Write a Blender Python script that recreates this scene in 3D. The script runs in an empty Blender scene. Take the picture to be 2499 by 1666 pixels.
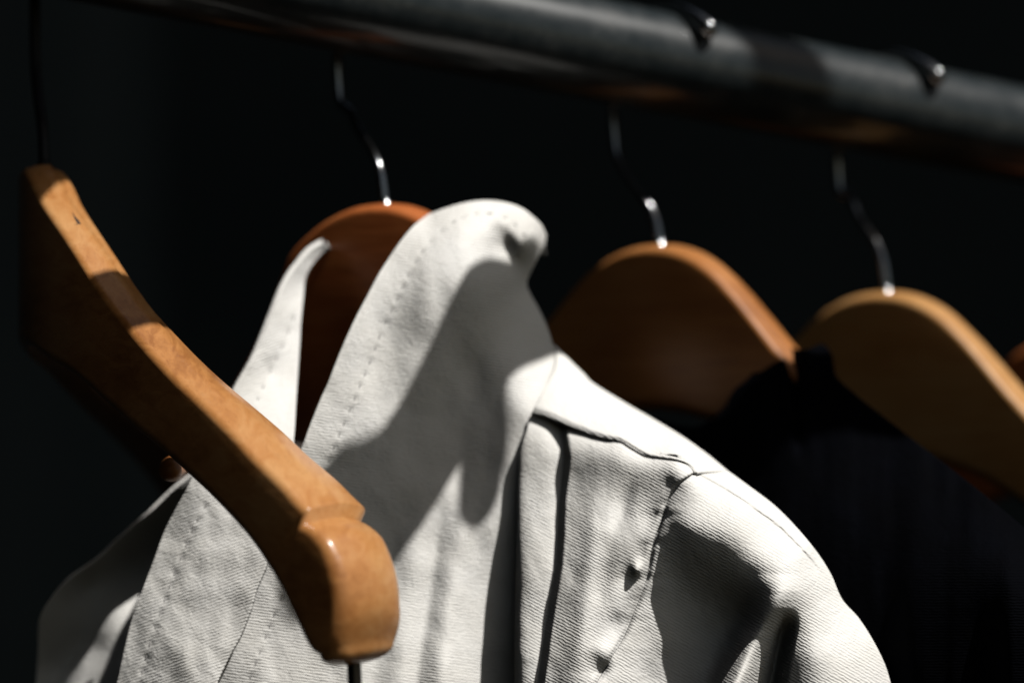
import bpy, math, random
import numpy as np
from mathutils import Vector, Matrix

random.seed(4)
sc = bpy.context.scene

# ------------------------------------------------------------------ camera
CAM_H = 1.45
FPX = 5900.0                       # focal length in photo pixels (85 mm on 36 mm)
cam_d = bpy.data.cameras.new('camera')
cam_d.sensor_width = 36.0
cam_d.lens = FPX / 2499.0 * 36.0
cam_d.clip_start = 0.05
cam_d.clip_end = 100.0
cam_d.dof.use_dof = True
cam_d.dof.focus_distance = 0.822
cam_d.dof.aperture_fstop = 3.8
cam = bpy.data.objects.new('camera', cam_d)
sc.collection.objects.link(cam)
cam.location = (0, 0, CAM_H)
cam.rotation_euler = (math.radians(90), 0, 0)
sc.camera = cam

# ------------------------------------------------------------------ light
SUN = Vector((0.43, -0.28, 0.86)).normalized()       # towards the sun
world = bpy.data.worlds.new('World')
sc.world = world
world.use_nodes = True
wn = world.node_tree
bg = wn.nodes['Background']
sky = wn.nodes.new('ShaderNodeTexSky')
sky.sky_type = 'NISHITA'
sky.sun_disc = False
sky.sun_elevation = math.asin(SUN.z)
sky.sun_rotation = math.atan2(SUN.x, SUN.y)
tint = wn.nodes.new('ShaderNodeMix')
tint.data_type = 'RGBA'
tint.blend_type = 'MULTIPLY'
tint.inputs['Factor'].default_value = 1.0
tint.inputs['B'].default_value = (1.18, 1.0, 0.76, 1)      # sky tinted warm to give the shaded sides a warmer fill
wn.links.new(sky.outputs[0], tint.inputs['A'])
wn.links.new(tint.outputs['Result'], bg.inputs[0])
bg.inputs[1].default_value = 0.050
sun_d = bpy.data.lights.new('sun', 'SUN')
sun_d.energy = 4.8
sun_d.angle = math.radians(0.5)
sun_d.color = (1.0, 0.975, 0.94)
sun = bpy.data.objects.new('sun', sun_d)
sc.collection.objects.link(sun)
sun.location = SUN * 5
sun.rotation_euler = (-SUN).to_track_quat('-Z', 'Y').to_euler()

sc.view_settings.view_transform = 'Standard'
sc.view_settings.look = 'None'
sc.view_settings.exposure = 0.0
sc.view_settings.gamma = 1.0
sc.cycles.diffuse_bounces = 0

# ------------------------------------------------------------------ helpers
def P(px, py, d):
    """point at distance d (m) whose place in the 2499 x 1666 photo is px, py"""
    return Vector(((px - 1249.5) / FPX * d, d, (833.0 - py) / FPX * d + CAM_H))

def Parr(px, py, d):
    return np.stack([(px - 1249.5) / FPX * d, d, (833.0 - py) / FPX * d + CAM_H], -1)

def link(o, parent=None):
    sc.collection.objects.link(o)
    if parent is not None:
        o.parent = parent
    return o

def empty(name, loc=(0, 0, 0), rz=0.0):
    o = bpy.data.objects.new(name, None)
    o.empty_display_size = 0.02
    o.location = loc
    o.rotation_euler = (0, 0, rz)
    return link(o)

def tag(o, label, cat, group=None):
    o['label'] = label
    o['category'] = cat
    if group:
        o['group'] = group
    return o

def mesh_obj(name, verts, faces, mat, parent=None, smooth=True, uvs=None):
    me = bpy.data.meshes.new(name)
    me.from_pydata([tuple(v) for v in verts], [], [tuple(f) for f in faces])
    if uvs is not None:
        ul = me.uv_layers.new(name='UVMap')
        vi = np.empty(len(me.loops), dtype=np.int32)
        me.loops.foreach_get('vertex_index', vi)
        ul.data.foreach_set('uv', np.asarray(uvs, dtype=np.float32)[vi].ravel())
    if smooth:
        me.polygons.foreach_set('use_smooth', [True] * len(me.polygons))
    me.materials.append(mat)
    me.update()
    return link(bpy.data.objects.new(name, me), parent)

def catmull(pts, n, closed=False):
    """resample a polyline (any dimension) smoothly, even in arc length"""
    p = np.asarray(pts, float)
    t = np.concatenate([[0], np.cumsum(np.linalg.norm(np.diff(p, axis=0), axis=1) ** 0.5)])
    ext = np.vstack([2 * p[0] - p[1], p, 2 * p[-1] - p[-2]])
    te = np.concatenate([[t[0] - (t[1] - t[0])], t, [t[-1] + (t[-1] - t[-2])]])
    out = []
    for i in range(1, len(p)):
        P0, P1, P2, P3 = ext[i - 1], ext[i], ext[i + 1], ext[i + 2]
        t0, t1, t2, t3 = te[i - 1], te[i], te[i + 1], te[i + 2]
        for tt in np.linspace(t1, t2, 24, endpoint=False):
            A1 = (t1 - tt) / (t1 - t0) * P0 + (tt - t0) / (t1 - t0) * P1
            A2 = (t2 - tt) / (t2 - t1) * P1 + (tt - t1) / (t2 - t1) * P2
            A3 = (t3 - tt) / (t3 - t2) * P2 + (tt - t2) / (t3 - t2) * P3
            B1 = (t2 - tt) / (t2 - t0) * A1 + (tt - t0) / (t2 - t0) * A2
            B2 = (t3 - tt) / (t3 - t1) * A2 + (tt - t1) / (t3 - t1) * A3
            out.append((t2 - tt) / (t2 - t1) * B1 + (tt - t1) / (t2 - t1) * B2)
    out.append(p[-1])
    out = np.array(out)
    s = np.concatenate([[0], np.cumsum(np.linalg.norm(np.diff(out, axis=0), axis=1))])
    q = np.linspace(0, s[-1], n)
    return np.stack([np.interp(q, s, out[:, k]) for k in range(out.shape[1])], -1)

def tube(name, pts, radius, mat, parent=None, seg=20, ball=None, cap=True):
    """round tube along pts; radius is a number or one per point; returns object"""
    p = [Vector(q) for q in pts]
    n = len(p)
    rad = [radius] * n if not hasattr(radius, '__len__') else list(radius)
    verts, faces = [], []
    tan = [(p[min(i + 1, n - 1)] - p[max(i - 1, 0)]).normalized() for i in range(n)]
    ref = Vector((0, 0, 1)) if abs(tan[0].z) < 0.9 else Vector((1, 0, 0))
    nrm = tan[0].cross(ref).normalized()
    for i in range(n):
        nrm = (nrm - tan[i] * nrm.dot(tan[i])).normalized()
        b = tan[i].cross(nrm)
        for k in range(seg):
            a = 2 * math.pi * k / seg
            verts.append(p[i] + (nrm * math.cos(a) + b * math.sin(a)) * rad[i])
    for i in range(n - 1):
        for k in range(seg):
            k2 = (k + 1) % seg
            faces.append((i * seg + k, i * seg + k2, (i + 1) * seg + k2, (i + 1) * seg + k))
    if cap:
        for end, rev in ((0, True), (n - 1, False)):
            # rounded cap
            base = end * seg
            sgn = -1 if rev else 1
            prev = [base + k for k in range(seg)]
            for j in range(1, 4):
                a = j / 4 * math.pi / 2
                c = p[end] + tan[end] * sgn * rad[end] * math.sin(a) * 0.9
                cur = []
                for k in range(seg):
                    off = (Vector(verts[base + k]) - p[end]) * math.cos(a)
                    cur.append(len(verts)); verts.append(c + off)
                for k in range(seg):
                    k2 = (k + 1) % seg
                    f = (prev[k], prev[k2], cur[k2], cur[k])
                    faces.append(f[::-1] if rev else f)
                prev = cur
            tip = len(verts); verts.append(p[end] + tan[end] * sgn * rad[end] * 0.9)
            for k in range(seg):
                f = (prev[k], prev[(k + 1) % seg], tip)
                faces.append(f[::-1] if rev else f)
    return mesh_obj(name, verts, faces, mat, parent)

class TPS:
    """smooth depth field through control points (px, py, mm)"""
    def __init__(self, pts, lam=1e-4):
        a = np.asarray(pts, float)
        self.c = a[:, :2] / 100.0
        n = len(a)
        K = self.U(self.c, self.c) + lam * np.eye(n)
        Pm = np.hstack([np.ones((n, 1)), self.c])
        L = np.zeros((n + 3, n + 3))
        L[:n, :n] = K; L[:n, n:] = Pm; L[n:, :n] = Pm.T
        self.w = np.linalg.solve(L, np.concatenate([a[:, 2], np.zeros(3)]))
    def U(self, a, b):
        r2 = ((a[:, None, :] - b[None]) ** 2).sum(-1)
        return np.where(r2 > 1e-12, r2 * np.log(np.maximum(r2, 1e-12)) * 0.5, 0.0)
    def __call__(self, px, py):
        q = np.stack([np.ravel(px), np.ravel(py)], -1) / 100.0
        v = self.U(q, self.c) @ self.w[:-3] + self.w[-3] + q @ self.w[-2:]
        return v.reshape(np.shape(px))

def smooth01(t):
    t = np.clip(t, 0, 1)
    return t * t * (3 - 2 * t)

def vnoise(x, y, seed):
    """smooth value noise in numpy"""
    rng = np.random.RandomState(seed)
    tab = rng.rand(64, 64) * 2 - 1
    xi = np.floor(x).astype(int); yi = np.floor(y).astype(int)
    fx = smooth01(x - xi); fy = smooth01(y - yi)
    g = lambda i, j: tab[i % 64, j % 64]
    return (g(xi, yi) * (1 - fx) * (1 - fy) + g(xi + 1, yi) * fx * (1 - fy)
            + g(xi, yi + 1) * (1 - fx) * fy + g(xi + 1, yi + 1) * fx * fy)

def coons(left, right, top, bottom, nu, nv):
    """px grid (nv+1, nu+1, 2) bounded by four smooth polylines"""
    L = catmull(left, nv + 1); R = catmull(right, nv + 1)
    T = catmull(top, nu + 1); B = catmull(bottom, nu + 1)
    u = np.linspace(0, 1, nu + 1)[None, :, None]
    v = np.linspace(0, 1, nv + 1)[:, None, None]
    return ((1 - u) * L[:, None] + u * R[:, None] + (1 - v) * T[None] + v * B[None]
            - ((1 - u) * (1 - v) * T[0] + u * (1 - v) * T[-1]
               + (1 - u) * v * B[0] + u * v * B[-1]))

def cloth(name, grid, depth_mm, mat, parent, thick=1.2, uvrot=0.0, rolls=(), hang=True):
    """cloth sheet from a px grid and its depth; rolls fold an edge away behind"""
    px, py, d = grid[..., 0], grid[..., 1], depth_mm.copy()
    cx, cy = px.mean(), py.mean()
    for side, depth_back, inward, k in rolls:
        if side == 'top':
            e, e1 = (px[0], py[0], d[0]), (px[3], py[3], d[3])
        elif side == 'right':
            e, e1 = (px[:, -1], py[:, -1], d[:, -1]), (px[:, -4], py[:, -4], d[:, -4])
        elif side == 'left':
            e, e1 = (px[:, 0], py[:, 0], d[:, 0]), (px[:, 3], py[:, 3], d[:, 3])
        dx, dy = e1[0] - e[0], e1[1] - e[1]
        ln = np.hypot(dx, dy) + 1e-6
        dx, dy = dx / ln, dy / ln
        add = []
        for j in range(1, k + 1):
            a = j / k * math.pi / 2
            add.append((e[0] + dx * inward * (1 - math.cos(a)), e[1] + dy * inward * (1 - math.cos(a)),
                        e[2] + depth_back * math.sin(a)))
        if side == 'top':
            px = np.vstack([np.array([q[0] for q in add[::-1]]), px])
            py = np.vstack([np.array([q[1] for q in add[::-1]]), py])
            d = np.vstack([np.array([q[2] for q in add[::-1]]), d])
        elif side == 'right':
            px = np.hstack([px, np.array([q[0] for q in add]).T])
            py = np.hstack([py, np.array([q[1] for q in add]).T])
            d = np.hstack([d, np.array([q[2] for q in add]).T])
        else:
            px = np.hstack([np.array([q[0] for q in add[::-1]]).T, px])
            py = np.hstack([np.array([q[1] for q in add[::-1]]).T, py])
            d = np.hstack([np.array([q[2] for q in add[::-1]]).T, d])
    if hang:                                    # the garment hangs on below the picture
        steps = np.linspace(0, 1900, 14)[1:, None]
        px = np.vstack([px, np.repeat(px[-1:], 13, 0)])
        py = np.vstack([py, py[-1:] + steps])
        d = np.vstack([d, np.repeat(d[-1:], 13, 0)])
    nv, nu = px.shape
    V = Parr(px, py, d / 1000.0).reshape(-1, 3)
    idx = np.arange(nv * nu).reshape(nv, nu)
    F = np.stack([idx[1:, :-1], idx[1:, 1:], idx[:-1, 1:], idx[:-1, :-1]], -1).reshape(-1, 4)
    ca, sa = math.cos(uvrot), math.sin(uvrot)
    uv = np.stack([(px * ca + py * sa) / 1000.0, (-px * sa + py * ca) / 1000.0], -1).reshape(-1, 2)
    o = mesh_obj(name, V, F, mat, parent, True, uv)
    m = o.modifiers.new('thickness', 'SOLIDIFY')
    m.thickness = thick / 1000.0
    m.offset = -1.0
    return o

# ------------------------------------------------------------------ materials
def new_mat(name):
    m = bpy.data.materials.new(name)
    m.use_nodes = True
    nt = m.node_tree
    return m, nt, nt.nodes['Principled BSDF']

def node(nt, typ, **kw):
    n = nt.nodes.new(typ)
    for k, v in kw.items():
        if k.startswith('i_'):
            n.inputs[k[2:].replace('_', ' ')].default_value = v
        else:
            setattr(n, k, v)
    return n

def ramp(nt, fac, stops):
    r = nt.nodes.new('ShaderNodeValToRGB')
    el = r.color_ramp.elements
    while len(el) < len(stops):
        el.new(0.5)
    for e, (pos, col) in zip(el, stops):
        e.position = pos; e.color = (*col, 1) if len(col) == 3 else col
    nt.links.new(fac, r.inputs[0])
    return r

def fabric_mat(name, base, rib_scale=140.0, rib=0.5, grain=0.35, var=0.05, spec=0.2, sheen=0.08, crinkle=1.6):
    m, nt, b = new_mat(name)
    uv = node(nt, 'ShaderNodeUVMap')
    n1 = node(nt, 'ShaderNodeTexNoise', i_Scale=7.0, i_Detail=6.0, i_Roughness=0.6)
    nt.links.new(uv.outputs[0], n1.inputs['Vector'])
    lo = tuple(c * (1 - var * k) for c, k in zip(base, (0.8, 1.0, 1.5))); hi = tuple(min(1, c * (1 + var)) for c in base)
    cr = ramp(nt, n1.outputs['Fac'], [(0.3, lo), (0.7, hi)])
    nt.links.new(cr.outputs[0], b.inputs['Base Color'])
    b.inputs['Roughness'].default_value = 0.85
    b.inputs['Specular IOR Level'].default_value = spec
    b.inputs['Sheen Weight'].default_value = sheen
    # ribbed weave: bands broken up by noise
    w = node(nt, 'ShaderNodeTexWave', wave_type='BANDS', bands_direction='Y', wave_profile='SIN')
    w.inputs['Scale'].default_value = rib_scale * 2 * math.pi / 20.0
    w.inputs['Distortion'].default_value = 3.0
    w.inputs['Detail'].default_value = 2.0
    w.inputs['Detail Scale'].default_value = 1.6
    nt.links.new(uv.outputs[0], w.inputs['Vector'])
    mp = node(nt, 'ShaderNodeMapping')
    mp.inputs['Scale'].default_value = (70, 150, 1)
    nt.links.new(uv.outputs[0], mp.inputs['Vector'])
    n2 = node(nt, 'ShaderNodeTexNoise', i_Scale=1.0, i_Detail=3.0, i_Roughness=0.65)
    nt.links.new(mp.outputs[0], n2.inputs['Vector'])
    n3 = node(nt, 'ShaderNodeTexNoise', i_Scale=9.0, i_Detail=4.0, i_Roughness=0.6)
    nt.links.new(uv.outputs[0], n3.inputs['Vector'])
    rb = node(nt, 'ShaderNodeMapRange')
    rb.inputs['From Min'].default_value = 0.32; rb.inputs['From Max'].default_value = 0.68
    rb.inputs['To Min'].default_value = rib * 0.25; rb.inputs['To Max'].default_value = rib * 1.25
    nt.links.new(n3.outputs['Fac'], rb.inputs['Value'])
    n4 = node(nt, 'ShaderNodeTexNoise', i_Scale=34.0, i_Detail=4.0, i_Roughness=0.7, i_Distortion=0.6)
    nt.links.new(uv.outputs[0], n4.inputs['Vector'])
    mix = node(nt, 'ShaderNodeMath', operation='MULTIPLY_ADD')
    nt.links.new(w.outputs['Fac'], mix.inputs[0])
    nt.links.new(rb.outputs[0], mix.inputs[1])
    mul = node(nt, 'ShaderNodeMath', operation='MULTIPLY')
    nt.links.new(n2.outputs['Fac'], mul.inputs[0]); mul.inputs[1].default_value = grain * 2
    cr2 = node(nt, 'ShaderNodeMath', operation='MULTIPLY_ADD')
    nt.links.new(n4.outputs['Fac'], cr2.inputs[0]); cr2.inputs[1].default_value = crinkle
    nt.links.new(mul.outputs[0], cr2.inputs[2])
    nt.links.new(cr2.outputs[0], mix.inputs[2])
    bp = node(nt, 'ShaderNodeBump')
    bp.inputs['Strength'].default_value = 1.0
    bp.inputs['Distance'].default_value = 0.00028
    nt.links.new(mix.outputs[0], bp.inputs['Height'])
    nt.links.new(bp.outputs[0], b.inputs['Normal'])
    return m

def wood_mat(name, dark, mid, light, seed=0.0, coat=0.03, rough=0.45):
    m, nt, b = new_mat(name)
    tc = node(nt, 'ShaderNodeTexCoord')
    mp = node(nt, 'ShaderNodeMapping')
    mp.inputs['Location'].default_value = (seed, seed * 2.3, seed * 0.7)
    mp.inputs['Rotation'].default_value = (0, math.radians(-38), 0)
    mp.inputs['Scale'].default_value = (9, 70, 70)
    nt.links.new(tc.outputs['Object'], mp.inputs['Vector'])
    n1 = node(nt, 'ShaderNodeTexNoise', i_Scale=3.0, i_Detail=7.0, i_Roughness=0.62, i_Distortion=0.8)
    nt.links.new(mp.outputs[0], n1.inputs['Vector'])
    mp2 = node(nt, 'ShaderNodeMapping')
    mp2.inputs['Location'].default_value = (seed * 1.3, seed, 3.0)
    mp2.inputs['Scale'].default_value = (16, 28, 28)
    nt.links.new(tc.outputs['Object'], mp2.inputs['Vector'])
    n2 = node(nt, 'ShaderNodeTexNoise', i_Scale=1.0, i_Detail=3.0)
    nt.links.new(mp2.outputs[0], n2.inputs['Vector'])
    add = node(nt, 'ShaderNodeMath', operation='MULTIPLY_ADD')
    nt.links.new(n2.outputs['Fac'], add.inputs[0]); add.inputs[1].default_value = 0.6
    sub = node(nt, 'ShaderNodeMath', operation='MULTIPLY')
    nt.links.new(n1.outputs['Fac'], sub.inputs[0]); sub.inputs[1].default_value = 0.5
    nt.links.new(sub.outputs[0], add.inputs[2])
    cr = ramp(nt, add.outputs[0], [(0.38, dark), (0.52, mid), (0.68, light)])
    mp3 = node(nt, 'ShaderNodeMapping')
    mp3.inputs['Location'].default_value = (seed, 1.0, seed)
    mp3.inputs['Rotation'].default_value = (0, math.radians(-38), 0)
    mp3.inputs['Scale'].default_value = (60, 900, 900)
    nt.links.new(tc.outputs['Object'], mp3.inputs['Vector'])
    n5 = node(nt, 'ShaderNodeTexNoise', i_Scale=1.0, i_Detail=4.0, i_Roughness=0.7)
    nt.links.new(mp3.outputs[0], n5.inputs['Vector'])
    pore = ramp(nt, n5.outputs['Fac'], [(0.30, (0.55, 0.50, 0.45)), (0.48, (1, 1, 1))])
    mm = node(nt, 'ShaderNodeMix', data_type='RGBA', blend_type='MULTIPLY')
    mm.inputs['Factor'].default_value = 0.35
    nt.links.new(cr.outputs[0], mm.inputs['A']); nt.links.new(pore.outputs[0], mm.inputs['B'])
    nt.links.new(mm.outputs['Result'], b.inputs['Base Color'])
    b.inputs['Roughness'].default_value = rough
    b.inputs['Specular IOR Level'].default_value = 0.4
    b.inputs['Coat Weight'].default_value = coat
    b.inputs['Coat Roughness'].default_value = 0.2
    bp = node(nt, 'ShaderNodeBump')
    bp.inputs['Strength'].default_value = 0.35
    bp.inputs['Distance'].default_value = 0.0004
    nt.links.new(n1.outputs['Fac'], bp.inputs['Height'])
    nt.links.new(bp.outputs[0], b.inputs['Normal'])
    return m

M_WHITE = fabric_mat('white_ribbed_cotton', (0.75, 0.738, 0.708))
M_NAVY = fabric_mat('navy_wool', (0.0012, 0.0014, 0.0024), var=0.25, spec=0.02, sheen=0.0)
M_THREAD = fabric_mat('grey_thread', (0.42, 0.41, 0.40))
M_WOOD_A = wood_mat('honey_wood', (0.30, 0.115, 0.032), (0.45, 0.195, 0.060), (0.54, 0.275, 0.105), 0.0, 0.5, 0.33)
M_WOOD_B = wood_mat('red_brown_wood', (0.30, 0.075, 0.018), (0.42, 0.115, 0.028), (0.50, 0.16, 0.045), 3.1)
M_WOOD_C = wood_mat('amber_wood', (0.27, 0.095, 0.022), (0.38, 0.145, 0.038), (0.46, 0.195, 0.060), 5.7)
M_WOOD_D = wood_mat('blond_wood', (0.37, 0.17, 0.050), (0.47, 0.235, 0.078), (0.54, 0.30, 0.12), 9.4)

m, nt, b = new_mat('polished_steel')
b.inputs['Base Color'].default_value = (0.26, 0.265, 0.27, 1)
b.inputs['Metallic'].default_value = 1.0
b.inputs['Roughness'].default_value = 0.17
M_STEEL = m

m, nt, b = new_mat('dark_steel')
b.inputs['Base Color'].default_value = (0.06, 0.062, 0.066, 1)
b.inputs['Metallic'].default_value = 1.0
b.inputs['Roughness'].default_value = 0.25
M_DARKSTEEL = m

m, nt, b = new_mat('shaded_hook_steel')
b.inputs['Base Color'].default_value = (0.008, 0.008, 0.009, 1)  # near-black colour stands in for shade on the nearest hanger's hook
b.inputs['Roughness'].default_value = 0.45
b.inputs['Specular IOR Level'].default_value = 0.2
M_SHADED_STEEL = m

m, nt, b = new_mat('gunmetal_pipe')
tc = node(nt, 'ShaderNodeTexCoord')
mp = node(nt, 'ShaderNodeMapping'); mp.inputs['Scale'].default_value = (60, 60, 60)
nt.links.new(tc.outputs['Object'], mp.inputs['Vector'])
n1 = node(nt, 'ShaderNodeTexNoise', i_Scale=1.0, i_Detail=6.0, i_Roughness=0.65)
nt.links.new(mp.outputs[0], n1.inputs['Vector'])
n9 = node(nt, 'ShaderNodeTexNoise', i_Scale=9.0, i_Detail=5.0, i_Roughness=0.75)
nt.links.new(mp.outputs[0], n9.inputs['Vector'])
mx = node(nt, 'ShaderNodeMath', operation='MULTIPLY')
nt.links.new(n1.outputs['Fac'], mx.inputs[0]); nt.links.new(n9.outputs['Fac'], mx.inputs[1])
cr = ramp(nt, mx.outputs[0], [(0.16, (0.012, 0.017, 0.019)), (0.30, (0.026, 0.031, 0.032)), (0.42, (0.060, 0.060, 0.057))])
nt.links.new(cr.outputs[0], b.inputs['Base Color'])
r2 = ramp(nt, n1.outputs['Fac'], [(0.35, (0.30,) * 3), (0.7, (0.42,) * 3)])
nt.links.new(r2.outputs[0], b.inputs['Roughness'])
b.inputs['Metallic'].default_value = 0.0
b.inputs['Specular IOR Level'].default_value = 0.25
b.inputs['Coat Weight'].default_value = 0.35
b.inputs['Coat Roughness'].default_value = 0.04
M_PIPE = m

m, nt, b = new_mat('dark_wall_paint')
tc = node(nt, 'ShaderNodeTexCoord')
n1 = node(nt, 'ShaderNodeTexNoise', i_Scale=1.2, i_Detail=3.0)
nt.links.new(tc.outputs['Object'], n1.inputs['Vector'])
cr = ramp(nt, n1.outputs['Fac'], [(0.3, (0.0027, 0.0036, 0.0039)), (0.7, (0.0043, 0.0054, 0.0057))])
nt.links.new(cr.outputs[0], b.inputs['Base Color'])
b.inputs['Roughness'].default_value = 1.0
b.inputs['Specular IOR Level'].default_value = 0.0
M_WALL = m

# ------------------------------------------------------------------ backdrop and added sky blocker
def slab(x0, x1, y0, y1, z0, z1):
    return [(x0, y0, z0), (x1, y0, z0), (x1, y1, z0), (x0, y1, z0), (x0, y0, z1), (x1, y0, z1), (x1, y1, z1), (x0, y1, z1)]
BOXF = [(0, 3, 2, 1), (4, 5, 6, 7), (0, 1, 5, 4), (1, 2, 6, 5), (2, 3, 7, 6), (3, 0, 4, 7)]
wv = slab(-0.46, 6, 3.2, 3.35, -1, 5) + slab(-0.6, -0.46, -5.0, 3.35, -1, 5)  # second slab is unseen, added to keep sky light off the hanger faces
wall_and_sky_blocker = mesh_obj('wall_and_sky_blocker', wv, BOXF + [tuple(i + 8 for i in f) for f in BOXF], M_WALL, None, False)
wall_and_sky_blocker['kind'] = 'structure'

# ------------------------------------------------------------------ clothes rail
RAIL_R = 0.0206
apex_px = {1: (108, 410, 0.893), 2: (940, 505, 0.930), 3: (1611, 604, 0.985), 4: (2165, 718, 1.022), 5: (2640, 818, 1.058)}
RA = P(1615, 153, 0.985)
RB = P(2499, 330, 1.047)
rdir = (RB - RA).normalized()
rail = empty('clothes_rail', RA)
tag(rail, 'thick dark grey metal pipe clothes rail running across the top', 'clothes rail')
pts = [rdir * t for t in np.linspace(-0.75, 0.9, 60)]
tube('pole', pts, RAIL_R, M_PIPE, rail, seg=64)

# ------------------------------------------------------------------ wooden hangers
TOP = [(0, 0), (10, -0.9), (20, -3.8), (30, -9.2), (40, -17.6), (50, -27.5), (60, -38), (72, -49.5), (84, -59.5), (96, -68),
       (108, -76), (122, -84.8), (136, -93.5), (147, -101), (161, -110), (169, -116), (176, -122.5), (181.5, -130), (186, -139),
       (188.2, -151), (188.0, -163)]
BOT = [(0, -66), (8, -66.2), (16, -67), (25, -68.8), (34, -71), (43, -73.6), (52, -77), (62, -82), (73, -88.5), (83, -94.5),
       (95, -100.5), (108, -107), (122, -115), (132, -121.5), (142, -129), (150, -136), (157, -143.5), (163, -151), (168, -158),
       (172, -163.5), (176.0, -166.5)]

# the nearest hanger is a contoured coat hanger: broad shoulders, arms swept forward in an arc
TOP1 = [(0, 0), (7, -1.0), (14, -4.5), (23, -11.5), (31, -17.2), (39, -23), (50, -32), (61, -42), (72, -51.5), (84, -60.5), (95, -68.5),
        (107, -76.5), (121, -85), (134, -93.3), (145, -101), (158, -109.3), (166, -115.5), (172, -121.0), (178.5, -128.6), (183.4, -138), (185.0, -149), (182.0, -160)]
BOT1 = [(0, -66), (7, -66.3), (14, -67.2), (22, -69.2), (30, -71.5), (38, -73.6), (46, -76), (54, -79.4), (63, -84), (73, -89), (83, -94.3),
        (95, -100.2), (107, -106.8), (119, -113.5), (130, -120.5), (140, -127.6), (148, -135), (155, -142.8), (161, -151), (165.0, -157), (167.5, -160.5), (170.5, -163.2)]
_bu = np.linspace(-0.25, 0.25, 2001)
_ba = np.radians(np.where(_bu > 0, 32.0 * np.tanh(_bu / 0.055), -45.0 * np.tanh(-_bu / 0.05)))
_bx = np.cumsum(np.cos(_ba)) * (_bu[1] - _bu[0]); _bx -= _bx[1000]
_by = np.cumsum(np.sin(_ba)) * (_bu[1] - _bu[0]); _by -= _by[1000]

def bend(u, v, w):
    d = float(np.interp(u, _bu, _ba))
    return (float(np.interp(u, _bu, _bx)) - v * math.sin(d), float(np.interp(u, _bu, _by)) + v * math.cos(d), w)

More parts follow.
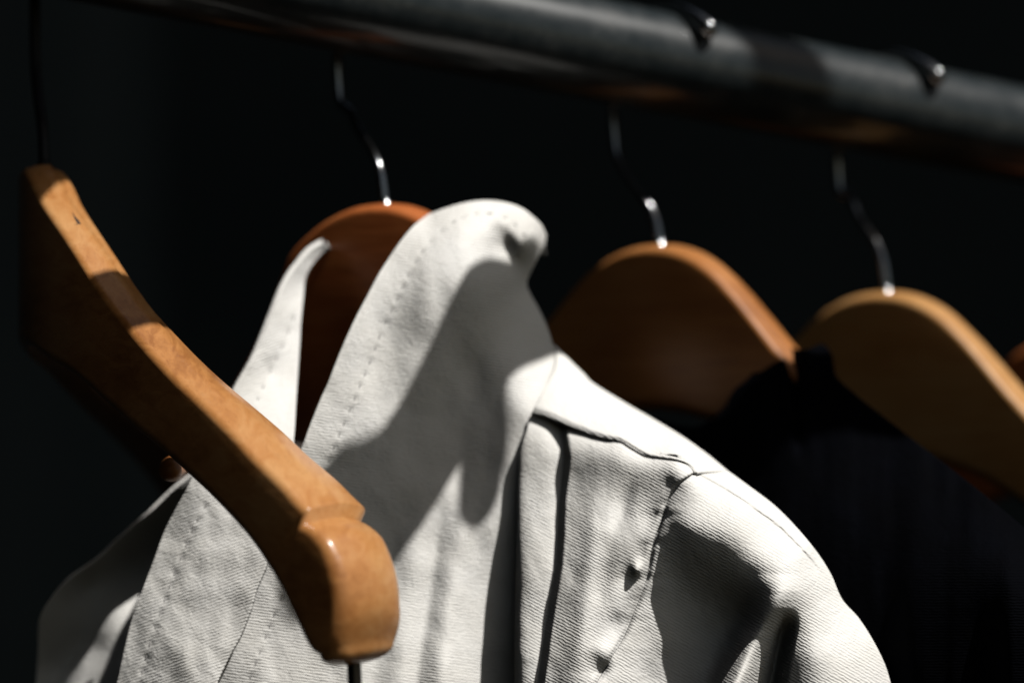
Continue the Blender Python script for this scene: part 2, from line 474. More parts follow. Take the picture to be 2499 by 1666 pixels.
def hanger_mesh(narrow=1.0, top=None, bot=None, flare=None, swept=False, notch=172.0):
    N = 150
    sq = lambda L: [(u if u < 40 else 40 + (u - 40) * narrow, w) for u, w in L]
    TOP_, BOT_ = sq(top or TOP), sq(bot or BOT)
    if narrow < 1:
        BOT_ = [(u, w - 30 * math.exp(-(u / 60.0) ** 2)) for u, w in BOT_]
    T = catmull(TOP_, 400); B = catmull(BOT_, 400)
    # pair by the original control index so that sections stay square to the arm
    def pairparam(ctrl, dense):
        d = np.array([np.argmin(((dense - c) ** 2).sum(1)) for c in np.asarray(ctrl, float)])
        return np.interp(np.linspace(0, len(ctrl) - 1, N), np.arange(len(ctrl)), d)
    ti = pairparam(TOP_, T); bi = pairparam(BOT_, B)
    tt = np.stack([np.interp(ti, np.arange(400), T[:, k]) for k in (0, 1)], -1)
    bb = np.stack([np.interp(bi, np.arange(400), B[:, k]) for k in (0, 1)], -1)
    # strap notch: a saw cut across the top, steep on the neck side
    s_n = None
    prof = []
    for i in range(N):
        u = tt[i, 0]
        prof.append(u)
    half = []
    inot = int(np.argmin(np.abs(tt[:, 0] - (40 + (notch - 40) * narrow))))
    for i in range(N):
        w = (bb[i] - tt[i]); L = np.linalg.norm(w); w = w / L
        cut = 0.0
        k = i - inot
        if 0 <= k <= 9:
            cut = 4.4 * (1 - k / 9.0) ** 1.3
        elif -6 <= k < 0:
            cut = -0.7 * (k + 6) / 6.0
        top = tt[i] + w * cut
        half.append((top, bb[i], w))
    secs = []
    for i in range(N):
        top, bot, w = half[i]
        f = i / (N - 1)
        hw = 0.5 * (19.0 + 10.5 * smooth01(np.array((f - 0.15) / 0.6)))
        if flare:
            hw = 0.5 * float(np.interp(top[0], *flare))
        if f > 0.965:
            hw *= 1 - 0.10 * ((f - 0.965) / 0.035) ** 2
        L = np.linalg.norm(bot - top)
        r = min(5.0, L * 0.42)
        ring = []
        for (cy, cw, a0) in ((hw - r, r, 0), (hw - r, L - r, 0), (-(hw - r), L - r, 0), (-(hw - r), r, 0)):
            pass
        m = 6
        def corner(yc, wc, a_from):
            for j in range(m + 1):
                a = a_from + j / m * math.pi / 2
                ring.append((yc + r * math.cos(a), wc + r * math.sin(a)))
        # ring in (y, depth below top), starting at +y side, turning down
        corner(hw - r, L - r, 0)                # bottom, +y
        corner(-(hw - r), L - r, math.pi / 2)   # bottom, -y
        # a gently crowned top
        rt = min(3.0 + 4.5 * float(smooth01(np.array((f - 0.78) / 0.2))), L * 0.42)
        for j in range(m + 1):
            a = math.pi + j / m * math.pi / 2
            ring.append((-(hw - rt) + rt * math.cos(a), rt + rt * math.sin(a)))
        for y in (-0.6, -0.2, 0.2):
            ring.append((y * (hw - rt), -1.5 * (1 - y * y * 0.9)))
        rp = min(6.5 + 3.5 * float(smooth01(np.array((f - 0.75) / 0.2))), L * 0.45)
        for j in range(m + 1):
            a = 1.5 * math.pi + j / m * math.pi / 2
            ring.append(((hw - rp) + rp * math.cos(a), rp + rp * math.sin(a)))
        secs.append([(top[0] + w[0] * q[1], q[0], top[1] + w[1] * q[1]) for q in ring])
    nr = len(secs[0])
    verts = []
    full = [[(-x, y, z) for (x, y, z) in s] for s in secs[:0:-1]] + secs
    for s in full:
        verts += [(bend(x / 1000, y / 1000, z / 1000) if swept else (x / 1000, y / 1000, z / 1000)) for (x, y, z) in s]
    faces = []
    for i in range(len(full) - 1):
        for k in range(nr):
            k2 = (k + 1) % nr
            faces.append((i * nr + k, (i + 1) * nr + k, (i + 1) * nr + k2, i * nr + k2))
    # rounded ends
    for end, rev in ((0, False), (len(full) - 1, True)):
        base = end * nr
        ring = np.array(verts[base:base + nr])
        c = ring.mean(0)
        cin = np.array(verts[nr:2 * nr] if end == 0 else verts[(len(full) - 2) * nr:(len(full) - 1) * nr]).mean(0)
        dirv = (c - cin); dirv /= np.linalg.norm(dirv)
        prev = list(range(base, base + nr))
        for sh, out in ((0.98, 0.0012), (0.92, 0.0024), (0.80, 0.0035), (0.6, 0.0044), (0.3, 0.0049)):
            cur = []
            for k in range(nr):
                cur.append(len(verts))
                verts.append(tuple(c + (ring[k] - c) * sh + dirv * out))
            for k in range(nr):
                k2 = (k + 1) % nr
                f = (prev[k], prev[k2], cur[k2], cur[k])
                faces.append(f[::-1] if rev else f)
            prev = cur
        t = len(verts); verts.append(tuple(c + dirv * 0.0050))
        for k in range(nr):
            f = (prev[k], prev[(k + 1) % nr], t)
            faces.append(f[::-1] if rev else f)
    me = bpy.data.meshes.new('hanger_body')
    me.from_pydata(verts, [], faces)
    me.polygons.foreach_set('use_smooth', [True] * len(me.polygons))
    me.update()
    return me

HANGER_ME = hanger_mesh()
HANGER_ME.materials.append(M_WOOD_A)
CONTOUR_ME = hanger_mesh(1.0, TOP1, BOT1, ((0, 40, 70, 120, 150, 178, 192), (17, 18, 20, 25, 29, 32, 32)), True, 169.0)
CONTOUR_ME.materials.append(M_WOOD_A)
NARROW_ME = hanger_mesh(0.46)
NARROW_ME.materials.append(M_WOOD_A)

def hook_points(rise, k=1.0):
    """hook path in the hanger's plane (u, w in mm); rise = height of the rail's centre above the wood"""
    c = rise
    rr = 22.8
    top = [(0, -6), (-0.3, 0), (-1.2, 5 * k), (-2.6, 10 * k), (-5.6, 14 * k + 1), (-9.5, 17.6 * k + 1), (-13.6, 21.4 * k + 1), (-18.5, 28 * k), (-22.5, 38 + 10 * (k - 1)),
           (-24.6, 0.5 * (44 + c)), (-24.6, c - 3)]
    for deg in (160, 140, 120, 100, 80, 62, 46, 34):
        a = math.radians(deg)
        top.append((1.10 * rr * math.cos(a), c + rr * math.sin(a)))
    top[-1] = (24.0, c + 11.5)
    return catmull([(x, 0, z) for x, z in top], 90)

def place_hanger(k, yaw_deg, wood, label, me=None, bendk=1.15, steel=None):
    px, py, d = apex_px[k]
    a = math.radians(yaw_deg)
    # local +x of the hanger points along h = (sin a, -cos a): right and towards the viewer
    root = empty('wooden_hanger', P(px, py, d), math.atan2(-math.cos(a), math.sin(a)))
    tag(root, label, 'hanger', 'wooden hangers on the pipe rail')
    body = bpy.data.objects.new('wooden_body', me or HANGER_ME)
    link(body, root)
    body.material_slots[0].link = 'OBJECT'
    body.material_slots[0].material = wood
    # height of the rail above this hanger
    loc = P(px, py, d)
    t = (loc.x - RA.x) / rdir.x
    rc = RA + rdir * t
    rise = (rc.z - loc.z) * 1000
    pts = hook_points(rise, bendk) / 1000.0
    # the hook follows the rail in depth where the wood hangs a little off its line
    n = len(pts)
    dv = root.rotation_euler.to_matrix().inverted() @ Vector((0, rc.y - loc.y, 0))
    for i in range(n):
        w = smooth01(np.array((pts[i, 2] - 0.012) / 0.03))
        pts[i, 0] += dv.x * w; pts[i, 1] += dv.y * w
    rad = [0.0020] * n
    for i in range(n - 12, n):
        rad[i] = 0.0020 + 0.0020 * smooth01(np.array((i - (n - 12)) / 9.0))
    tube('hook', pts, rad, steel or M_STEEL, root, seg=20)
    # little collar where the hook screws into the wood
    tube('hook_ferrule', [(0, 0, -0.002), (0, 0, 0.0008), (0, 0, 0.0016)], [0.0036, 0.0034, 0.0024], steel or M_STEEL, root, seg=20)
    return root

H1 = place_hanger(1, 20, M_WOOD_A, 'empty honey brown wooden hanger nearest the viewer, in front of the white jacket', CONTOUR_ME, 1.15, M_SHADED_STEEL)
H2 = place_hanger(2, 56, M_WOOD_B, 'red brown wooden hanger inside the white jacket, seen in its open collar', NARROW_ME, 1.4)
H3 = place_hanger(3, 50, M_WOOD_C, 'amber wooden hanger just right of the white collar, its left shoulder hidden by the jacket')
H4 = place_hanger(4, 50, M_WOOD_D, 'pale blond wooden hanger right of the dark navy collar, its arm running off the frame', None, 1.5)
H5 = place_hanger(5, 50, M_WOOD_B, 'dark red brown wooden hanger barely entering at the right edge')

# fittings on the nearest hanger: a steel trouser bar and a wooden peg
bar = catmull([(0.1745, 0, -0.158), (0.1750, 0, -0.172), (0.1770, 0, -0.190), (0.1800, 0, -0.215), (0.178, 0, -0.232), (0.16, 0, -0.238),
               (0.08, 0, -0.239), (0, 0, -0.239), (-0.08, 0, -0.239), (-0.16, 0, -0.238), (-0.178, 0, -0.232), (-0.183, 0, -0.215), (-0.1812, 0, -0.19),
               (-0.180, 0, -0.172), (-0.1795, 0, -0.160)], 120)
bar = [bend(p[0], p[1], p[2]) for p in bar]
tube('trouser_bar', bar, 0.0023, M_DARKSTEEL, H1, seg=16)
H1I = H1.matrix_basis.inverted()
tube('peg', [H1I @ P(416, 1146, 0.836), H1I @ P(419, 1144, 0.843), H1I @ P(445, 1128, 0.875)], [0.0041, 0.0044, 0.0044], M_WOOD_C, H1, seg=24)

# a dark nick worn into the top of the nearest hanger
bpy.context.view_layer.update()
b1 = [c for c in H1.children if c.name.startswith('wooden_body')][0]
inv = b1.matrix_world.inverted()
org = inv @ Vector((0, 0, CAM_H))
def on_h1(px, py):
    ok, loc, nor, _ = b1.ray_cast(org, (inv @ P(px, py, 1.0) - org).normalized())
    return (loc, nor) if ok else (None, None)
M_NICK, nt, b = new_mat('dark_dent')
b.inputs['Base Color'].default_value = (0.03, 0.02, 0.015, 1)
b.inputs['Roughness'].default_value = 0.9
for line, wdt in (([(176, 518), (182, 530), (190, 541), (197, 548)], (0.2, 1.3, 2.6, 0.5)), ([(197, 546), (189, 546), (182, 549)], (0.4, 1.6, 0.2))):
    vs, fs = [], []
    for (px, py), w_ in zip(line, wdt):
        loc, nor = on_h1(px, py)
        if loc is None:
            continue
        for sg in (-1, 1):
            l2, n2_ = on_h1(px + sg * w_, py - sg * w_)
            vs.append((l2 if l2 is not None else loc) + nor * 0.00006)
    for i in range(0, len(vs) - 2, 2):
        fs.append((i, i + 1, i + 3, i + 2))
    if fs:
        mesh_obj('nick', vs, fs, M_NICK, H1)

# ------------------------------------------------------------------ white jacket
JO = 32.0
JAC = empty('white_jacket', P(940, 505, 0.945))
tag(JAC, 'off white ribbed cotton jacket with open collar and gathered shoulder on the hanger', 'jacket')
bpy.context.view_layer.update()
JINV = JAC.matrix_world.inverted()

def jcloth(name, grid, depth, **kw):
    o = cloth(name, grid, depth + JO, M_WHITE, JAC, **kw)
    o.matrix_parent_inverse = JINV
    return o

def stitch_places(line, step):
    L = catmull(line, 400)
    seg = np.concatenate([[0], np.cumsum(np.hypot(*np.diff(L, axis=0).T))])
    out = []
    for i in range(int(seg[-1] / step)):
        q = (i + 0.5) * step + random.uniform(-4, 4)
        ln = 6 + random.uniform(-1.5, 1.5)
        out.append([np.array([np.interp(q + e * ln, seg, L[:, k]) for k in (0, 1)]) for e in (-1, 1)])
    return L, out

def dimple(x, y, places, amp=0.42, r=8.0):
    L, st = places
    d = np.zeros_like(x)
    pts = L[::4]
    m = np.full(x.shape, 1e9)
    for p in pts:
        m = np.minimum(m, (x - p[0]) ** 2 + (y - p[1]) ** 2)
    d += 0.22 * np.exp(-m / 90.0)                        # the seam pulls a shallow furrow
    for a_, c_ in st:
        p = (a_ + c_) / 2
        d += amp * np.exp(-((x - p[0]) ** 2 + (y - p[1]) ** 2) / (r * r))
    return d
ST_A = stitch_places([(1290, 585), (1240, 535), (1180, 520), (1110, 540), (1050, 590), (1000, 665), (965, 740), (935, 800), (905, 880), (875, 950), (850, 1010), (822, 1075), (790, 1160),
             (745, 1300), (723, 1387), (702, 1421), (681, 1472), (660, 1523), (638, 1582), (600, 1680)], 33.0)
ST_F = stitch_places([(722, 760), (698, 826), (676, 873), (638, 954), (590, 1060), (519, 1204), (485, 1264), (440, 1365), (400, 1470), (353, 1617), (335, 1700)], 36.0)

# --- right front with the standing collar (A)
FA = TPS([(1045, 523, 868), (1178, 489, 870), (1270, 506, 873), (1333, 573, 884),
          (1008, 552, 860), (1120, 560, 852), (1205, 560, 856), (1238, 600, 863), (1290, 600, 866), (1325, 615, 884),
          (946, 634, 850), (1060, 660, 842), (1170, 680, 843), (1240, 690, 860), (1284, 692, 878),
          (895, 723, 842), (1000, 760, 838), (1110, 780, 841), (1200, 760, 850), (1311, 746, 880),
          (841, 832, 835), (950, 880, 836), (1060, 920, 842), (1150, 900, 849), (1230, 890, 852), (1348, 838, 874),
          (783, 971, 830), (900, 1020, 832), (1010, 1060, 839), (1110, 1050, 846), (1216, 1000, 848), (1290, 1005, 845),
          (740, 1081, 826), (850, 1150, 829), (960, 1200, 834), (1080, 1200, 839), (1180, 1150, 843), (1260, 1130, 842), (1330, 1150, 848),
          (680, 1300, 822), (800, 1350, 826), (920, 1380, 829), (1040, 1400, 831), (1130, 1350, 836), (1230, 1300, 839), (1310, 1300, 846),
          (600, 1480, 819), (740, 1550, 821), (900, 1560, 823), (1050, 1560, 823), (1140, 1550, 829), (1240, 1550, 838), (1310, 1550, 844),
          (500, 1700, 817), (700, 1690, 817), (900, 1690, 819), (1100, 1690, 821), (1240, 1690, 838), (1310, 1700, 844),
          (500, 1850, 815), (900, 1850, 815), (1250, 1850, 836)])
gA = coons(left=[(1045, 523), (1008, 552), (974, 593), (946, 634), (922, 672), (895, 723), (868, 774), (841, 832), (820, 883), (800, 934), (783, 971), (757, 1035), (740, 1081),
                 (690, 1200), (650, 1310), (600, 1450), (550, 1600), (500, 1760), (480, 1850)],
           right=[(1333, 573), (1328, 600), (1318, 620), (1300, 655), (1286, 692), (1294, 716), (1311, 746), (1331, 787), (1350, 845), (1356, 900), (1345, 950), (1330, 1010),
                  (1320, 1100), (1315, 1300), (1315, 1550), (1315, 1850)],
           top=[(1045, 523), (1086, 508), (1127, 496), (1178, 489), (1229, 493), (1270, 506), (1297, 525), (1321, 549), (1333, 573)],
           bottom=[(480, 1850), (900, 1850), (1315, 1850)], nu=150, nv=260)
x, y = gA[..., 0], gA[..., 1]
dA = FA(x, y)
dA += 1.2 * vnoise(x / 95, y / 170, 3) + 0.5 * vnoise(x / 40, y / 60, 5)
# pinched crease in the collar
lx = np.interp(y, [500, 545, 600, 650, 700], [1195, 1206, 1228, 1252, 1270])
dA += 3.2 * np.exp(-((x - lx) / 26) ** 2) * smooth01((y - 520) / 50) * smooth01((690 - y) / 60)
# a soft hollow beside the front edge
xx = (x - 955) * math.cos(0.35) + (y - 810) * math.sin(0.35); yy = -(x - 955) * math.sin(0.35) + (y - 810) * math.cos(0.35)
dA += 3.6 * np.exp(-(xx / 46) ** 2 - (yy / 120) ** 2)
# soft drape folds low on the front
for (xs, amp, wdt) in (([1090, 1060, 1030, 1010], 3.0, 24), ([1150, 1120, 1090, 1075], -2.5, 28), ([985, 950, 930, 915], 2.0, 40)):
    lx = np.interp(y, [1150, 1350, 1550, 1700], xs)
    dA += amp * np.exp(-((x - lx) / wdt) ** 2) * smooth01((y - 1150) / 200)
dA += dimple(x, y, ST_A)
A = jcloth('right_front', gA, dA, uvrot=math.radians(8), rolls=[('top', 26.0, 50.0, 8)])

# --- main field of yoke, front panel and sleeve
FM = TPS([(1297, 1005, 842), (1343, 1017, 838), (1440, 1056, 829), (1514, 1072, 823), (1578, 1110, 818), (1651, 1120, 812), (1697, 1150, 808),
          (1375, 862, 874), (1450, 934, 868), (1519, 978, 861), (1587, 1017, 855), (1661, 1061, 846), (1724, 1105, 838), (1778, 1149, 830),
          (1280, 1150, 833), (1265, 1300, 826), (1258, 1480, 818), (1250, 1700, 809),
          (1400, 1150, 826), (1390, 1300, 818), (1360, 1480, 810), (1340, 1700, 802),
          (1530, 1170, 815), (1480, 1300, 809), (1450, 1480, 802), (1430, 1700, 795),
          (1630, 1180, 808), (1600, 1280, 806), (1570, 1380, 805), (1520, 1500, 804), (1480, 1620, 799),
          (1832, 1188, 824), (1832, 1232, 806), (1890, 1232, 818), (1944, 1286, 814), (1959, 1340, 800), (1993, 1345, 811), (2056, 1462, 810), (2130, 1560, 808), (2174, 1666, 806),
          (1720, 1230, 801), (1690, 1290, 797), (1780, 1330, 793), (1870, 1440, 789), (1880, 1330, 795), (1960, 1440, 790), (1990, 1600, 788), (2060, 1600, 793), (2000, 1750, 786),
          (1640, 1400, 807), (1700, 1450, 808), (1640, 1550, 808), (1600, 1660, 806), (1760, 1500, 810), (1720, 1620, 811), (1830, 1530, 806),
          (1640, 1800, 804), (1800, 1800, 806), (2200, 1800, 806), (1250, 1850, 808), (1450, 1850, 798)])

# --- front panel (C), gathered under the yoke
C_left = [(1292, 1000), (1288, 1040), (1272, 1090), (1265, 1134), (1262, 1242), (1260, 1315), (1257, 1437), (1256, 1560), (1255, 1680), (1252, 1850)]
SEAM = [(1697, 1150), (1656, 1181), (1626, 1227), (1612, 1271), (1592, 1330), (1582, 1388), (1573, 1428), (1548, 1491), (1524, 1550), (1490, 1608), (1455, 1666), (1360, 1850)]
YOKE = [(1297, 1005), (1343, 1017), (1392, 1037), (1441, 1056), (1480, 1066), (1514, 1072), (1539, 1088), (1578, 1110), (1612, 1115), (1651, 1120), (1680, 1132), (1697, 1150)]
gC = coons(left=C_left, right=SEAM,
           top=[(1292, 1000), (1343, 1006), (1392, 1024), (1441, 1044), (1480, 1055), (1514, 1062), (1539, 1078), (1578, 1100), (1612, 1107), (1651, 1113), (1680, 1128), (1697, 1150)],
           bottom=[(1252, 1850), (1300, 1850), (1360, 1850)], nu=150, nv=230)
def c_folds(x, y):
    d = np.zeros_like(x)
    # sharp pleat under the yoke: valley, then the next fold's steep left flank
    lx = np.interp(y, [1000, 1050, 1118, 1167, 1231, 1307, 1388, 1462, 1560, 1666, 1850], [1362, 1366, 1373, 1368, 1361, 1359, 1353, 1339, 1325, 1310, 1290])
    s = x - lx
    H = np.interp(y, [1000, 1100, 1200, 1500, 1700], [8, 6.5, 5, 4.5, 4.5])
    d += np.where(s < 0, H * np.exp(np.minimum(s, 0) / 34.0), H * (1 - smooth01(s / 22.0)))
    # under the yoke the cloth falls back, least at the pleat crests
    yo = np.interp(x, [p[0] for p in YOKE], [p[1] for p in YOKE])
    k = np.interp(x, [1290, 1330, 1375, 1420, 1480, 1520, 1600, 1700], [4.5, 4.0, 7.0, 4.5, 4.0, 1.8, 1.0, 0.6])
    d += k * np.exp(-np.maximum(y - yo, 0) / 26.0)
    # rolled left edge
    d += 5.0 * np.exp(-(x - 1258) / 9.0) * (y > 1050)
    # softer hollows and swells
    for (cx, cy, sx, sy, a, rot) in ((1440, 1330, 22, 120, -1.6, 0.1),
                                     (1520, 1240, 20, 60, 2.6, 0.35), (1470, 1430, 24, 90, 2.0, 0.25), (1420, 1560, 28, 70, -2.0, 0.2),
                                     (1566, 1345, 20, 24, 1.3, 0.2), (1527, 1410, 22, 36, 1.7, 0.35), (1553, 1388, 12, 16, -2.6, 0.2),
                                     (1503, 1525, 24, 28, 1.5, 0.1), (1470, 1590, 30, 26, -2.6, 0.2), (1590, 1260, 20, 40, 0.9, 0.3), (1470, 1640, 20, 20, 2.5, 0.6)):
        c, s_ = math.cos(rot), math.sin(rot)
        xx = (x - cx) * c + (y - cy) * s_; yy = -(x - cx) * s_ + (y - cy) * c
        d += a * np.exp(-(xx / sx) ** 2 - (yy / sy) ** 2)
    d += (0.6 * vnoise(x / 52, y / 110, 11) + 0.2 * vnoise(x / 26, y / 38, 12)) * smooth01((y - yo - 5) / 90.0)
    return d
x, y = gC[..., 0], gC[..., 1]
sx = np.interp(y, [p[1] for p in SEAM], [p[0] for p in SEAM])
dC = FM(x, y) + c_folds(x, y)
seam_d = lambda x, y, sx: 1.2 * np.exp(-((x - sx) / 7.0) ** 2)
# little gathers running into the sleeve seam
pk = vnoise(y / 17.0, x * 0 + 3, 21)
dC += seam_d(x, y, sx) + 0.28 * pk * np.exp(-np.abs(x - sx) / 34.0) * smooth01((y - 1180) / 60)
jcloth('front_panel', gC, dC, uvrot=math.radians(28), thick=1.4, rolls=[('left', 9.0, 10.0, 5)])

# --- sleeve (D)
OUT = [(1778, 1149), (1832, 1188), (1890, 1232), (1944, 1286), (1993, 1345), (2027, 1398), (2056, 1462), (2095, 1506), (2130, 1560), (2159, 1618), (2174, 1666), (2215, 1850)]
gD = coons(left=SEAM, right=OUT, top=[(1697, 1150), (1740, 1147), (1778, 1149)],
           bottom=[(1360, 1850), (1700, 1850), (2215, 1850)], nu=190, nv=220)
x, y = gD[..., 0], gD[..., 1]
sx = np.interp(y, [p[1] for p in SEAM], [p[0] for p in SEAM])
dD = FM(x, y)
# near the seam the two sides share the panel's shape
wS = np.exp(-np.maximum(x - sx, 0) / 22.0)
dD += wS * c_folds(x, y) + seam_d(x, y, sx) + 0.28 * vnoise(y / 17.0, x * 0 + 3, 21) * np.exp(-np.abs(x - sx) / 34.0) * smooth01((y - 1180) / 60)
# outer seam of the sleeve: a welt step
ox = [1697, 1773, 1832, 1905, 1959, 1993, 2056]; oy = [1150, 1193, 1232, 1286, 1340, 1379, 1462]
ys = np.interp(x, ox, oy)
q = y - ys                                   # below the welt: positive
dD += np.where((x < 2056), 1.5 * smooth01(q / 8.0 + 0.5) * smooth01((2040 - x) / 80) * np.exp(-np.maximum(q, 0) / 60.0), 0)
# lower fold of the sleeve: a ridge, and the dark slit right of it
lx = np.interp(y, [1440, 1500, 1560, 1666, 1850], [1895, 1868, 1838, 1795, 1740])
dD += -np.interp(y, [1400, 1450, 1550, 1666, 1850], [0, 5, 19, 29, 30]) * np.exp(-((x - lx) / 44.0) ** 2)
lx = np.interp(y, [1470, 1520, 1600, 1666, 1850], [1915, 1908, 1892, 1880, 1860])
s = x - lx
H = 13.0 * smooth01((y - 1480) / 70)
dD += np.where(s < 0, H * np.exp(s / 14.0), H * (1 - smooth01(s / 46.0)))
dD += 0.9 * vnoise(x / 90, y / 120, 15) + 0.35 * vnoise(x / 36, y / 50, 16)
jcloth('sleeve', gD, dD, uvrot=math.radians(30), thick=1.4, rolls=[('right', 60.0, 90.0, 10)])

# --- shoulder yoke (B), a separate piece stitched over the gathers
SIL = [(1352, 840), (1375, 862), (1399, 886), (1427, 913), (1441, 929), (1519, 978), (1587, 1017), (1661, 1061), (1724, 1105), (1778, 1149)]
gB = coons(left=[(1352, 840), (1358, 880), (1342, 925), (1320, 965), (1297, 1007)], right=[(1778, 1149), (1740, 1150), (1697, 1153)],
           top=SIL, bottom=[(a, b_ + 3) for a, b_ in YOKE], nu=150, nv=40)
x, y = gB[..., 0], gB[..., 1]
dB = FM(x, y) - 1.8
v = np.linspace(0, 1, gB.shape[0])[:, None] * np.ones_like(x)
dB += 1.6 * smooth01((v - 0.9) / 0.1)        # turned-under lower edge
dB += 0.7 * vnoise(x / 60, y / 50, 18)
dB += 4.5 * np.exp(-v / 0.10)
jcloth('yoke', gB, dB, uvrot=math.radians(30), thick=2.0, hang=False, rolls=[('top', 55.0, 70.0, 10)])

# --- left front lapel (F)
FF = TPS([(796, 590, 893), (762, 607, 887), (725, 648, 878), (694, 695, 870), (664, 764, 860), (613, 882, 847), (570, 950, 841), (530, 1040, 834), (485, 1128, 828), (430, 1238, 828),
          (375, 1366, 827), (324, 1502, 825), (285, 1666, 822), (250, 1850, 816),
          (796, 604, 895), (744, 680, 884), (735, 781, 872), (730, 866, 863), (723, 974, 850), (717, 1064, 838), (700, 1200, 826), (668, 1315, 817), (630, 1425, 813), (591, 1536, 811), (528, 1666, 808), (470, 1850, 803),
          (690, 800, 864), (640, 1000, 843), (580, 1200, 826), (500, 1400, 819), (430, 1600, 813), (660, 900, 855)])
gF = coons(left=[(796, 590), (762, 607), (725, 648), (694, 695), (664, 764), (640, 824), (613, 882), (570, 950), (530, 1040), (485, 1128), (460, 1183), (430, 1238), (400, 1298), (375, 1366), (349, 1434), (324, 1502), (285, 1666), (250, 1850)],
           right=[(798, 604), (766, 640), (746, 676), (741, 720), (735, 781), (730, 866), (723, 974), (718, 1064), (706, 1180), (668, 1315), (655, 1361), (630, 1425), (591, 1536), (528, 1666), (470, 1850)],
           top=[(796, 590), (798, 598), (798, 604)], bottom=[(250, 1850), (350, 1850), (470, 1850)], nu=100, nv=260)
x, y = gF[..., 0], gF[..., 1]
dF = FF(x, y) + 0.8 * vnoise(x / 80, y / 150, 31) + 0.4 * vnoise(x / 30, y / 45, 32)
dF += dimple(x, y, ST_F)
jcloth('left_lapel', gF, dF, uvrot=math.radians(-20), thick=2.2, rolls=[('left', 10.0, 14.0, 5)])

# --- left side of the body behind the lapel (G)
FG = TPS([(560, 1090, 868), (434, 1183, 864), (358, 1255, 862), (298, 1306, 862), (230, 1365, 862), (166, 1408, 862), (124, 1459, 864), (98, 1502, 866), (92, 1600, 876), (80, 1850, 862),
          (480, 1250, 876), (420, 1350, 884), (360, 1420, 884), (300, 1370, 876), (220, 1430, 874), (324, 1502, 876), (247, 1587, 878), (179, 1666, 880), (250, 1450, 876), (180, 1520, 876), (130, 1620, 882),
          (340, 1580, 858), (300, 1640, 856), (230, 1750, 858), (150, 1800, 866), (350, 1700, 842), (500, 1500, 845), (400, 1850, 830), (600, 1300, 860)])
gG = coons(left=[(560, 1090), (434, 1183), (358, 1255), (298, 1306), (230, 1368), (166, 1412), (124, 1459), (98, 1502), (92, 1600), (85, 1720), (80, 1850)],
           right=[(640, 1150), (600, 1300), (560, 1450), (500, 1600), (440, 1850)],
           top=[(560, 1090), (600, 1110), (640, 1150)], bottom=[(80, 1850), (250, 1850), (440, 1850)], nu=70, nv=90)
x, y = gG[..., 0], gG[..., 1]
dG = FG(x, y) + 1.2 * vnoise(x / 70, y / 120, 41)
jcloth('left_front', gG, dG, thick=1.4, rolls=[('left', 40.0, 40.0, 10)])

# --- back of the jacket, hanging behind the hanger
gK = coons(left=[(800, 760), (640, 1150), (330, 1450), (160, 1850)], right=[(1250, 640), (1400, 1010), (1860, 1400), (2080, 1850)],
           top=[(800, 760), (900, 800), (1050, 720), (1200, 600), (1250, 640)], bottom=[(130, 1850), (1100, 1850), (2080, 1850)], nu=60, nv=50)
x, y = gK[..., 0], gK[..., 1]
dK = np.interp(x, [100, 900, 1300, 2100], [930, 965, 930, 850]) + 0 * y + 6 * vnoise(x / 160, y / 500, 51)
jcloth('back', gK, dK, thick=1.4)

# --- stitches along the front edges
def stitch_mesh():
    me = bpy.data.meshes.new('stitch')
    vs, fs = [], []
    n, seg = 5, 6
    for i in range(n):
        t = i / (n - 1)
        r = 0.00030 * (0.45 + 0.55 * math.sin(math.pi * t))
        for k in range(seg):
            a = 2 * math.pi * k / seg
            vs.append(((t - 0.5) * 0.0022, r * math.cos(a), r * math.sin(a) * 0.7))
    for i in range(n - 1):
        for k in range(seg):
            fs.append((i * seg + k, i * seg + (k + 1) % seg, (i + 1) * seg + (k + 1) % seg, (i + 1) * seg + k))
    fs.append(tuple(range(seg))[::-1]); fs.append(tuple((n - 1) * seg + k for k in range(seg)))
    me.from_pydata(vs, [], fs)
    me.materials.append(M_THREAD)
    return me
STITCH = stitch_mesh()

def stitches(part, places, grid, depth):
    gx, gy = grid[..., 0].ravel(), grid[..., 1].ravel()
    gd = depth.ravel() + JO
    for a_, c_ in places[1]:
        pp = []
        for q in (a_, c_):
            j = np.argmin((gx - q[0]) ** 2 + (gy - q[1]) ** 2)
            pp.append(P(q[0], q[1], gd[j] / 1000 - 0.00005))
        mid = (pp[0] + pp[1]) / 2
        xax = (pp[1] - pp[0]).normalized()
        zax = Vector((0, -1, 0)); yax = zax.cross(xax).normalized(); zax = xax.cross(yax)
        o = bpy.data.objects.new('stitch', STITCH)
        sc.collection.objects.link(o)
        o.parent = part
        k = random.uniform(0.8, 1.15)
        o.matrix_basis = Matrix.Translation(mid) @ Matrix((xax * k, yax, zax)).transposed().to_4x4()
stitches(A, ST_A, gA, dA)
stitches(bpy.data.objects['left_lapel'], ST_F, gF, dF)

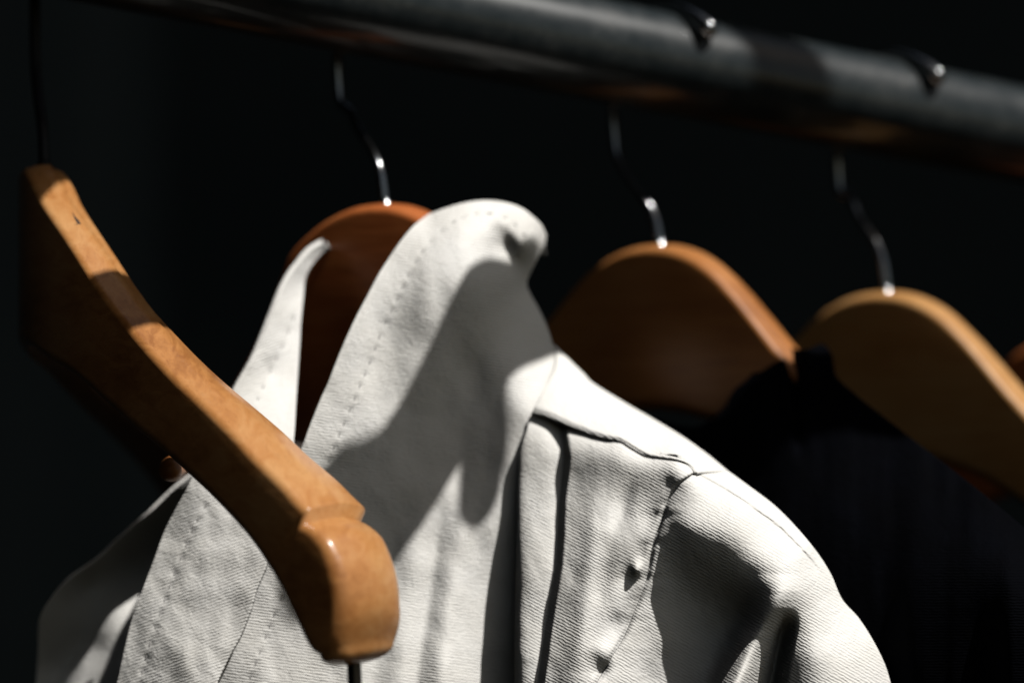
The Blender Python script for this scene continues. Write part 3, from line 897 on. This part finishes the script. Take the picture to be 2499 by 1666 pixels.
# ------------------------------------------------------------------ navy jacket on the amber hanger
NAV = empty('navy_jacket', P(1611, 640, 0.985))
tag(NAV, 'dark navy jacket hanging behind the white sleeve', 'jacket')
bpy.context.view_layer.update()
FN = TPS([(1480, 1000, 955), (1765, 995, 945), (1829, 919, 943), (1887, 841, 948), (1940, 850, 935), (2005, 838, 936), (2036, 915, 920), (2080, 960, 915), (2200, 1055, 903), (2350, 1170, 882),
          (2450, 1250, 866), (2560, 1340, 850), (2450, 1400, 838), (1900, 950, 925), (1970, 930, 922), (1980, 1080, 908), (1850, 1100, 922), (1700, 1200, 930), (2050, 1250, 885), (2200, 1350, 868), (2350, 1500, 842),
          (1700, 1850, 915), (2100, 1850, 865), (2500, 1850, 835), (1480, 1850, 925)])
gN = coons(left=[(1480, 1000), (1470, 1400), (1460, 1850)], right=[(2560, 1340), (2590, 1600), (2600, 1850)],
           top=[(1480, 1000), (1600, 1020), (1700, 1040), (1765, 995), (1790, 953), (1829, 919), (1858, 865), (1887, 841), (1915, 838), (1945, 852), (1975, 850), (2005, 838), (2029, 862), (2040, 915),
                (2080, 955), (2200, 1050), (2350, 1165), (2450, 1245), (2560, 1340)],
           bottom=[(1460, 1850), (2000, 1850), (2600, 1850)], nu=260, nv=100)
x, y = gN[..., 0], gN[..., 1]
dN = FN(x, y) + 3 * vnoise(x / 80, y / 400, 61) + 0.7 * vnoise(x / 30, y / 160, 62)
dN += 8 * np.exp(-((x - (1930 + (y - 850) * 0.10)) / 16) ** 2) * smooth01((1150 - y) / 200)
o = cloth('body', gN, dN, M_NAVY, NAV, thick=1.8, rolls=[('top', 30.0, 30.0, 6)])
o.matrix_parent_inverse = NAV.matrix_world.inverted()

# ------------------------------------------------------------------ unseen tubes, added to cast shade on the collar and nearest hanger
def on_A(px, py):
    d = float(FA(np.array([px * 1.0]), np.array([py * 1.0]))[0]) + JO
    return P(px, py, d / 1000)
H1M = H1.matrix_basis
RINV = Matrix.Translation(-RA)
ztop = CAM_H + 1.25
def arm(pts, r, t, up=True, out=0.0):
    q = [p + SUN * t for p in pts]
    e = q[0]
    if up:
        up = [e + Vector((0.010 + out * 0.3, -0.002, 0.02)), e + Vector((0.016 + out, -0.002 - out * 0.2, 0.06)), Vector((e.x + 0.018 + out, e.y - out * 0.2, ztop))]
    else:                                   # a short branch off its neighbour
        up = [e + (q[0] - q[1]) * 0.1]
    path = catmull([tuple(v) for v in ([*up[::-1]] + q)], 120)
    return tube('shadow_tube', [RINV @ Vector(v) for v in path], r, M_PIPE, rail, seg=24), up[-1]
ends = []
_, e = arm([on_A(*p) for p in ((1345, 775), (1280, 780), (1200, 800), (1135, 880), (1085, 990), (1020, 1110), (950, 1210), (870, 1275), (800, 1310))], 0.0145, 0.40, True, 0.25); ends.append(e)
arm([on_A(*p) for p in ((1180, 850), (1182, 940), (1180, 1040), (1174, 1140), (1166, 1225))], 0.0062, 0.40, False)
_, e = arm([H1M @ Vector(bend(0.071, y_, -0.049)) for y_ in (0.03, 0.015, 0.0, -0.015, -0.03)], 0.015, 0.40); ends.append(e)
_, e = arm([H1M @ Vector(bend(-0.030 - 1.6 * y_, y_, -0.002)) for y_ in (0.05, 0.02, 0.0, -0.03, -0.06)], 0.025, 0.40); ends.append(e)
# added bar joining the shadow-casting tubes, also out of view
ends.sort(key=lambda v: v.x)
bp = [Vector((-0.35, ends[0].y, ztop))] + ends + [Vector((0.55, ends[-1].y, ztop)), Vector((0.95, ends[-1].y + 0.02, ztop))]
bp = catmull([tuple(v) for v in bp], 80)
tube('shadow_tube_bar', [RINV @ Vector(v) for v in bp], 0.016, M_PIPE, rail, seg=24)
